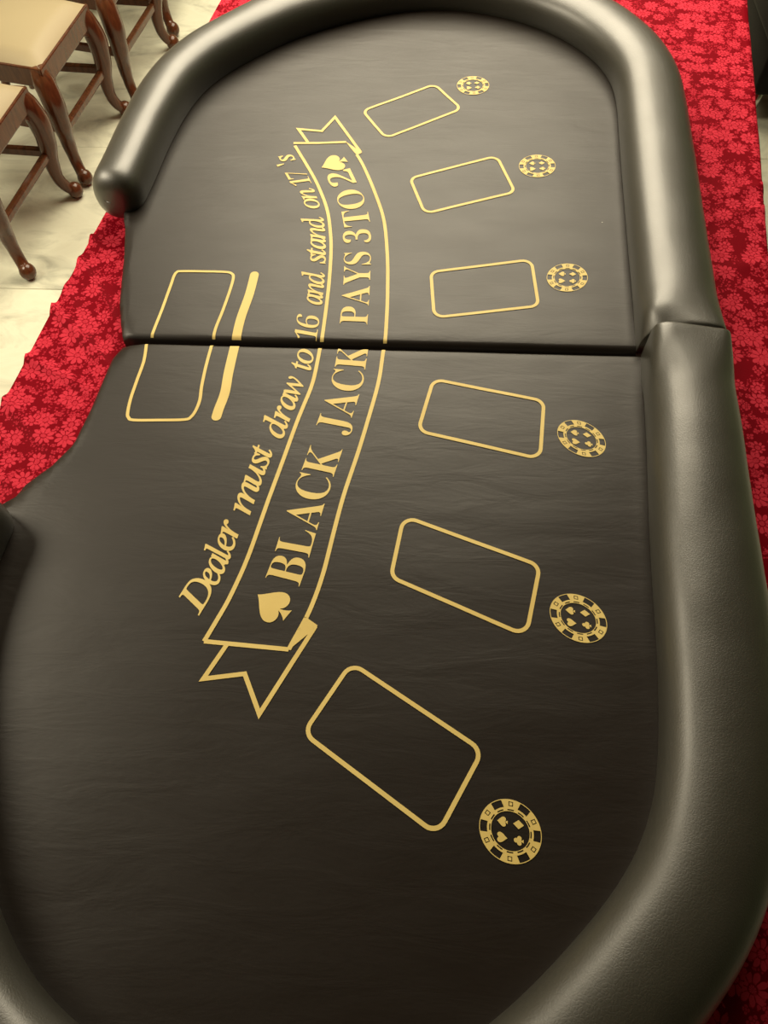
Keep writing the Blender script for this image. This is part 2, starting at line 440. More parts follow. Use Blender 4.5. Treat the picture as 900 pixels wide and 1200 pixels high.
def panel(far):
    inn = far_in if far else near_in
    sg = 1
    nn = normals2(inn); mid = [p + n_ * sg * 0.05 for p, n_ in zip(inn, nn)][::4] + [inn[-1] + nn[-1] * sg * 0.05]
    poly = list(cutf) + mid if far else mid + list(cutn)
    if far: poly = list(cutf) + mid[1:]
    if far: poly.append(Vector((mid[-1].x, FOLD_F)))
    else: poly.insert(0, Vector((mid[0].x, FOLD_N)))
    bm = bmesh.new(); vs = [bm.verts.new((p.x, p.y, 0)) for p in poly]; f = bm.faces.new(vs)
    if f.normal.z < 0 or True: f.normal_update()
    if f.normal.z < 0: bmesh.ops.reverse_faces(bm, faces=[f])
    xs = frange(-.30, .85, 0.022)
    ys = ([FOLD_F + d for d in (0.002, 0.004, 0.006, 0.009, 0.012)] + frange(0.04, 1.1, 0.018)) if far else ([-d for d in (0.002, 0.004, 0.006)] + frange(-1.05, -0.02, 0.018))
    xs = xs + [-.215, -.205, -.195, -.185, -.175, -.165, -.155]
    grid_cut(bm, xs, ys)
    for v in bm.verts: v.co.z = felt_z(v.co.x, v.co.y, far)
    bd = [e for e in bm.edges if e.is_boundary]
    ret = bmesh.ops.extrude_edge_only(bm, edges=bd)
    for v in [g_ for g_ in ret['geom'] if isinstance(g_, bmesh.types.BMVert)]: v.co.z = CL_Z + 0.004
    bmesh.ops.recalc_face_normals(bm, faces=bm.faces)
    me_o = under(from_bm('felt_panel', bm, felt), top)
    return me_o
p_far = panel(True); p_near = panel(False)
p_far['label'] = 'far black felt half with gold print'; p_near['label'] = 'near black felt half with gold print'
PANEL = {True: p_far, False: p_near}

# ---- gold print: thin flat pieces laid on the felt
class Flat:
    def __init__(self): self.v = []; self.f = []
    def poly(self, *contours):
        cs = [[Vector((p[0], p[1], 0)) for p in c_] for c_ in contours]
        base = len(self.v)
        for c_ in cs: self.v += [(p.x, p.y) for p in c_]
        for t in tessellate_polygon(cs): self.f.append([base + i for i in t])
        return self
    def fill(self, contours):
        """outlines with holes, filled as a flat curve"""
        cu = bpy.data.curves.new('outline', 'CURVE'); cu.dimensions = '2D'; cu.fill_mode = 'BOTH'
        for c_ in contours:
            sp = cu.splines.new('POLY'); sp.points.add(len(c_) - 1); sp.use_cyclic_u = True
            for q, p in zip(sp.points, c_): q.co = (p[0] * 100, p[1] * 100, 0, 1)
        ob = bpy.data.objects.new('outline', cu); me = ob.to_mesh()
        base = len(self.v); self.v += [(v.co.x / 100, v.co.y / 100) for v in me.vertices]
        for p in me.polygons: self.f.append([base + i for i in p.vertices])
        ob.to_mesh_clear(); bpy.data.objects.remove(ob); bpy.data.curves.remove(cu)
        return self
    def strip(self, pts, w, closed=False):
        P = [Vector((p[0], p[1])) for p in pts]; n = len(P); b0 = len(self.v)
        for i in range(n):
            a = P[i - 1] if (closed or i) else P[i]; c_ = P[(i + 1) % n] if (closed or i < n - 1) else P[i]
            d1 = (P[i] - a); d2 = (c_ - P[i])
            d1 = d1.normalized() if d1.length > 1e-9 else d2.normalized(); d2 = d2.normalized() if d2.length > 1e-9 else d1
            t = (d1 + d2).normalized(); nn = Vector((-t.y, t.x)); k = 1 / max(0.35, nn.dot(Vector((-d1.y, d1.x))))
            self.v += [tuple(P[i] + nn * (w / 2 * k)), tuple(P[i] - nn * (w / 2 * k))]
        m = n if closed else n - 1
        for i in range(m):
            a = b0 + 2 * i; c_ = b0 + 2 * ((i + 1) % n)
            self.f.append([a, a + 1, c_ + 1, c_])
        return self
    def build(self, name, halves=(True, False), label=None):
        res = []
        for far in halves:
            bm = bmesh.new(); vs = [bm.verts.new((x, y, 0)) for x, y in self.v]
            for f in self.f:
                if len(set(f)) >= 3:
                    try: bm.faces.new([vs[i] for i in f])
                    except ValueError: pass
            geom = bm.verts[:] + bm.edges[:] + bm.faces[:]
            if far: bmesh.ops.bisect_plane(bm, geom=geom, plane_co=(0, FOLD_F + 0.0045, 0), plane_no=(0, 1, 0), clear_inner=True)
            else: bmesh.ops.bisect_plane(bm, geom=geom, plane_co=(0, FOLD_N - 0.0005, 0), plane_no=(0, 1, 0), clear_outer=True)
            if not bm.faces: bm.free(); continue
            x0 = min(v.co.x for v in bm.verts); x1 = max(v.co.x for v in bm.verts); y0 = min(v.co.y for v in bm.verts); y1 = max(v.co.y for v in bm.verts)
            grid_cut(bm, [x for x in frange(-.30, .85, 0.022) if x0 < x < x1], [y for y in (([FOLD_F + d for d in (0.006, 0.009, 0.012)] + frange(0.04, 1.1, 0.018)) if far else ([-d for d in (0.002, 0.004, 0.006)] + frange(-1.05, -0.02, 0.018))) if y0 < y < y1])
            for f in bm.faces:
                f.normal_update()
                if f.normal.z < 0: f.normal_flip()
            for v in bm.verts: v.co.z = felt_z(v.co.x, v.co.y, far) + 0.0009
            o = from_bm(name, bm, gold); o.parent = PANEL[far]
            if label: o['label'] = label
            res.append(o)
        return res

def round_poly(corners, r, n=7):
    C = [Vector((p[0], p[1])) for p in corners]; out = []
    m = len(C)
    for i in range(m):
        a, p, c_ = C[i - 1], C[i], C[(i + 1) % m]
        d1 = (a - p).normalized(); d2 = (c_ - p).normalized(); half = math.acos(max(-1, min(1, d1.dot(d2)))) / 2
        t = r / math.tan(half); cen = p + (d1 + d2).normalized() * (r / math.sin(half))
        s = p + d1 * t; e = p + d2 * t
        a0 = math.atan2(s.y - cen.y, s.x - cen.x); a1 = math.atan2(e.y - cen.y, e.x - cen.x); da = (a1 - a0 + math.pi) % (2 * math.pi) - math.pi
        for k in range(n + 1): out.append(cen + Vector((math.cos(a0 + da * k / n), math.sin(a0 + da * k / n))) * r)
    return out

BOXES = {1: [(424.9, 128.7), (509.1, 97.4), (540.8, 125.9), (452.3, 160.8)], 2: [(480.5, 207.8), (582.2, 181.1), (603.7, 224.1), (497.9, 248.9)],
         3: [(505, 317.7), (622.8, 303), (631.3, 357.4), (508.9, 371.3)], 4: [(508.1, 444.9), (637.2, 470.8), (632.6, 538.5), (489.8, 505.7)],
         5: [(473.2, 605.3), (632.4, 663.6), (616.5, 745.5), (458, 677)], 6: [(411.9, 777.5), (565.3, 880.2), (512.6, 978.8), (355.7, 859.5)]}
for k, c4 in BOXES.items():
    Flat().strip(round_poly([at(*p) for p in c4], 0.0165), 0.0058, True).build('betting_box', (k <= 3,))

# ---- suit shapes in a unit frame (x right, y up), as lists of contours
def bez(p0, p1, p2, p3, n=9):
    return [tuple((1 - t) ** 3 * a + 3 * (1 - t) ** 2 * t * b_ + 3 * (1 - t) * t * t * c_ + t ** 3 * d for a, b_, c_, d in zip(p0, p1, p2, p3)) for t in [i / n for i in range(n)]]
def heart():
    h = bez((0, -1), (-.25, -.55), (-.95, -.1), (-.92, .42)) + bez((-.92, .42), (-.88, 1.0), (-.15, 1.05), (0, .5))
    return h + [(-x, y) for x, y in reversed(h[1:])] + []
def spade_c():
    body = [(x * 0.98, -y * 0.86 + 0.12) for x, y in heart()]
    stem = bez((0, -.1), (-.05, -.55), (-.12, -.75), (-.34, -.98), 6) + [(-.34, -.98)]
    stem = stem + [(-x, y) for x, y in reversed(stem[1:])]
    return [[body], [stem]]
def club_c():
    out = []
    for cx, cy in ((0, .42), (-.42, -.18), (.42, -.18)):
        out.append([[(cx + .42 * math.cos(a * math.pi / 9), cy + .42 * math.sin(a * math.pi / 9)) for a in range(18)]])
    out.append([[(0.2, .2), (-.2, .2), (-.25, -.2), (.25, -.2)]])
    stem = bez((0, .1), (-.05, -.45), (-.12, -.7), (-.34, -.95), 6) + [(-.34, -.95)]
    out.append([stem + [(-x, y) for x, y in reversed(stem[1:])]]); return out
def diamond_c(): return [[[(0, 1), (-.82, 0), (0, -1), (.82, 0)]]]
def heart_c(): return [[[(x, y) for x, y in heart()]]]

def place(fl, shapes, cen, right, up, s):
    for sh in shapes: fl.poly(*[[cen + right * (x * s) + up * (y * s) for x, y in c_] for c_ in sh])

# ---- chip emblems
def arc(r, a0, a1, n):
    return [(r * math.cos(a0 + (a1 - a0) * i / n), r * math.sin(a0 + (a1 - a0) * i / n)) for i in range(n + 1)]
# centre, half width, half height, skew and the direction of one notch as seen in the photograph
CHIPS = {1: (554.4, 98.8, 18.9, 10.9, 0, (-72, 3)), 2: (629.8, 193, 21.5, 13.3, 0, (-83, 3)), 3: (665, 324, 24.1, 16.3, 0, (-100, -2)),
         4: (681, 514.5, 28.4, 21.7, 215, (-93, -17)), 5: (677.4, 724.5, 33.6, 28.8, 295, (-262, -48)), 6: (597.8, 974, 36.6, 38.2, 248, (-242, -49))}
CR = 0.0385
def emblem(k):
    cx, cy, hw_, hh_, sk, dr = CHIPS[k]; fl = Flat(); cen = at(cx, cy)
    # square root of the 2x2 shape matrix turns the printed disc into the plane of the felt
    a_, b_, d_ = hw_ * hw_, sk, hh_ * hh_
    sq = math.sqrt(a_ * d_ - b_ * b_); tr = math.sqrt(a_ + d_ + 2 * sq)
    S = Matrix((((a_ + sq) / tr, b_ / tr), (b_ / tr, (d_ + sq) / tr)))
    y_ = (S.inverted() @ Vector(dr)).normalized(); x_ = Vector((-y_.y, y_.x))
    if (S @ x_).y > 0: x_ = -x_
    e = 1.0
    jr = S @ x_; ju = S @ y_
    right = (at(cx + jr.x, cy + jr.y) - at(cx - jr.x, cy - jr.y)) / (2 * CR); up = (at(cx + ju.x, cy + ju.y) - at(cx - ju.x, cy - ju.y)) / (2 * CR)
    def W(pts): return [cen + right * (x * CR) + up * (y * CR) for x, y in pts]
    R = math.radians
    fl.strip(W(arc(0.988, 0, 2 * math.pi, 60)[:-1]), 0.024 * CR, True)
    for s in range(6):
        a0 = R(90 + 60 * s)           # slot centre
        fl.poly(W(arc(0.975, a0 + R(11), a0 + R(49), 8) + list(reversed(arc(0.74, a0 + R(13), a0 + R(47), 6)))),
                W([(0.855 * math.cos(a0 + R(30)) + q * 0.075 * math.cos(a0 + R(30)) - w_ * 0.075 * math.sin(a0 + R(30)), 0.855 * math.sin(a0 + R(30)) + q * 0.075 * math.sin(a0 + R(30)) + w_ * 0.075 * math.cos(a0 + R(30))) for q, w_ in ((-1, -1), (1, -1), (1, 1), (-1, 1))]))
        am = a0 + R(30)
        fl.poly(W([(0.855 * math.cos(am) + q * 0.048 * math.cos(am) - w_ * 0.048 * math.sin(am), 0.855 * math.sin(am) + q * 0.048 * math.sin(am) + w_ * 0.048 * math.cos(am)) for q, w_ in ((-1, -1), (1, -1), (1, 1), (-1, 1))]))
    fl.poly(W(arc(0.75, 0, 2 * math.pi, 48)[:-1]), W(list(reversed(arc(0.685, 0, 2 * math.pi, 48)[:-1]))))
    for s in range(12):
        a = R(30 * s)
        fl.poly(W(arc(0.69, a + R(9), a + R(21), 2) + list(reversed(arc(0.64, a + R(9), a + R(21), 2)))))
    fl.strip(W(arc(0.63, 0, 2 * math.pi, 48)[:-1]), 0.022 * CR, True)
    for shp, (x, y) in ((spade_c(), (.25, .26)), (heart_c(), (-.25, .26)), (diamond_c(), (.25, -.26)), (club_c(), (-.25, -.26))):
        place(fl, shp, cen + right * (x * CR) + up * (y * CR), right, up, 0.175 * CR)
    fl.build('chip_emblem', (k <= 3,))
for k in CHIPS: emblem(k)

# ---- dealer's box and bar
DB_FAR = [(175, 402), (175.6, 397.8), (180, 385.5), (190, 360), (200, 333), (203.3, 323.3), (206.7, 318.2), (212, 316.9), (238, 317.2), (263.3, 317.8), (271, 319.6), (273.3, 324.4), (269, 340), (261, 362), (252, 384.5), (249, 400), (248.6, 403)]
DB_NEAR = [(172, 404), (169, 424.4), (160, 449), (153.3, 469), (150, 484.5), (151, 490), (156.7, 493), (186, 493), (216.7, 492.4), (224.4, 489), (230, 481), (234.5, 469), (236.7, 453.3), (242, 429), (248.6, 404.4)]
Flat().strip(catmull([at(*p) for p in DB_FAR], 4), 0.0052).build('dealer_box', (True,))
Flat().strip(catmull([at(*p) for p in DB_NEAR], 4), 0.0052).build('dealer_box', (False,))
def capsule(pts, w, cap0, cap1):
    P = catmull([at(*p) for p in pts], 5); nn = normals2(P); L_ = [p + n_ * w / 2 for p, n_ in zip(P, nn)]; R_ = [p - n_ * w / 2 for p, n_ in zip(P, nn)]
    def cap(c_, n_, t): return [c_ + n_ * (w / 2 * math.cos(a)) + t * (w / 2 * math.sin(a)) for a in [math.pi * i / 8 for i in range(1, 8)]]
    t0 = (P[0] - P[1]).normalized(); t1 = (P[-1] - P[-2]).normalized()
    out = L_ + (cap(P[-1], nn[-1], t1) if cap1 else []) + list(reversed(R_)) + (cap(P[0], -nn[0], t0) if cap0 else [])
    return Flat().poly(out)
capsule([(298.0, 321), (292, 344), (281.5, 373), (275.5, 400), (275, 403)], 0.0158, True, False).build('dealer_bar', (True,))
capsule([(275.7, 404.5), (268, 438), (264, 460), (257, 479), (253.8, 489)], 0.0158, False, True).build('dealer_bar', (False,))

# ---- banner with curved lettering
INNER = [(239.5, 752), (254.5, 727), (269, 702), (291, 653), (313, 591), (332, 540), (350, 490), (366, 451), (373.5, 417), (376.3, 402), (381.5, 365), (385.5, 330), (387.7, 297), (387.5, 276), (383.5, 245), (372.5, 216), (361, 195), (343.8, 166.7)]
OUTER = [(338.5, 761.5), (349, 742), (361.5, 720), (378, 676), (389.5, 631), (402.5, 582), (419, 533), (433, 487), (444, 447), (449.2, 411), (451.2, 401), (453.5, 365), (454.3, 335), (454, 300), (450, 257), (440, 226), (429.5, 201), (418.8, 181), (405.4, 165.1)]
inner_l = resample(smooth_line(resample(catmull([at(*p) for p in INNER], 8), 120), 3), 400)
outer_l = resample(smooth_line(resample(catmull([at(*p) for p in OUTER], 8), 120), 3), 400)
BW = 0.0062
fl = Flat()
fl.strip(inner_l[::4], BW); fl.strip(outer_l[10:386:4], BW)
nearc = [at(*p) for p in ((239.5, 752), (338.5, 761.5))]; fl.strip(nearc, BW)
fl.strip([outer_l[0], outer_l[6], outer_l[12], outer_l[18]], BW)
farc = [at(*p) for p in ((343.8, 166.5), (374, 166.2), (405.4, 165.1))]; fl.strip(farc, BW)
fl.strip([at(*p) for p in ((266, 756), (238.5, 796), (287, 790), (304, 837), (370, 734))], BW)
fl.poly([at(*p) for p in ((359, 724), (372.5, 733.5), (358, 746), (338, 762.5), (348, 745))])
fl.strip([at(*p) for p in ((361, 166), (349.5, 150), (377, 152.4), (392.5, 136), (422.5, 177))], BW)
fl.poly([at(*p) for p in ((405, 164.6), (414, 170.5), (424.3, 177.8), (418, 180.8), (411, 172.5))])
fl.build('banner_outline')

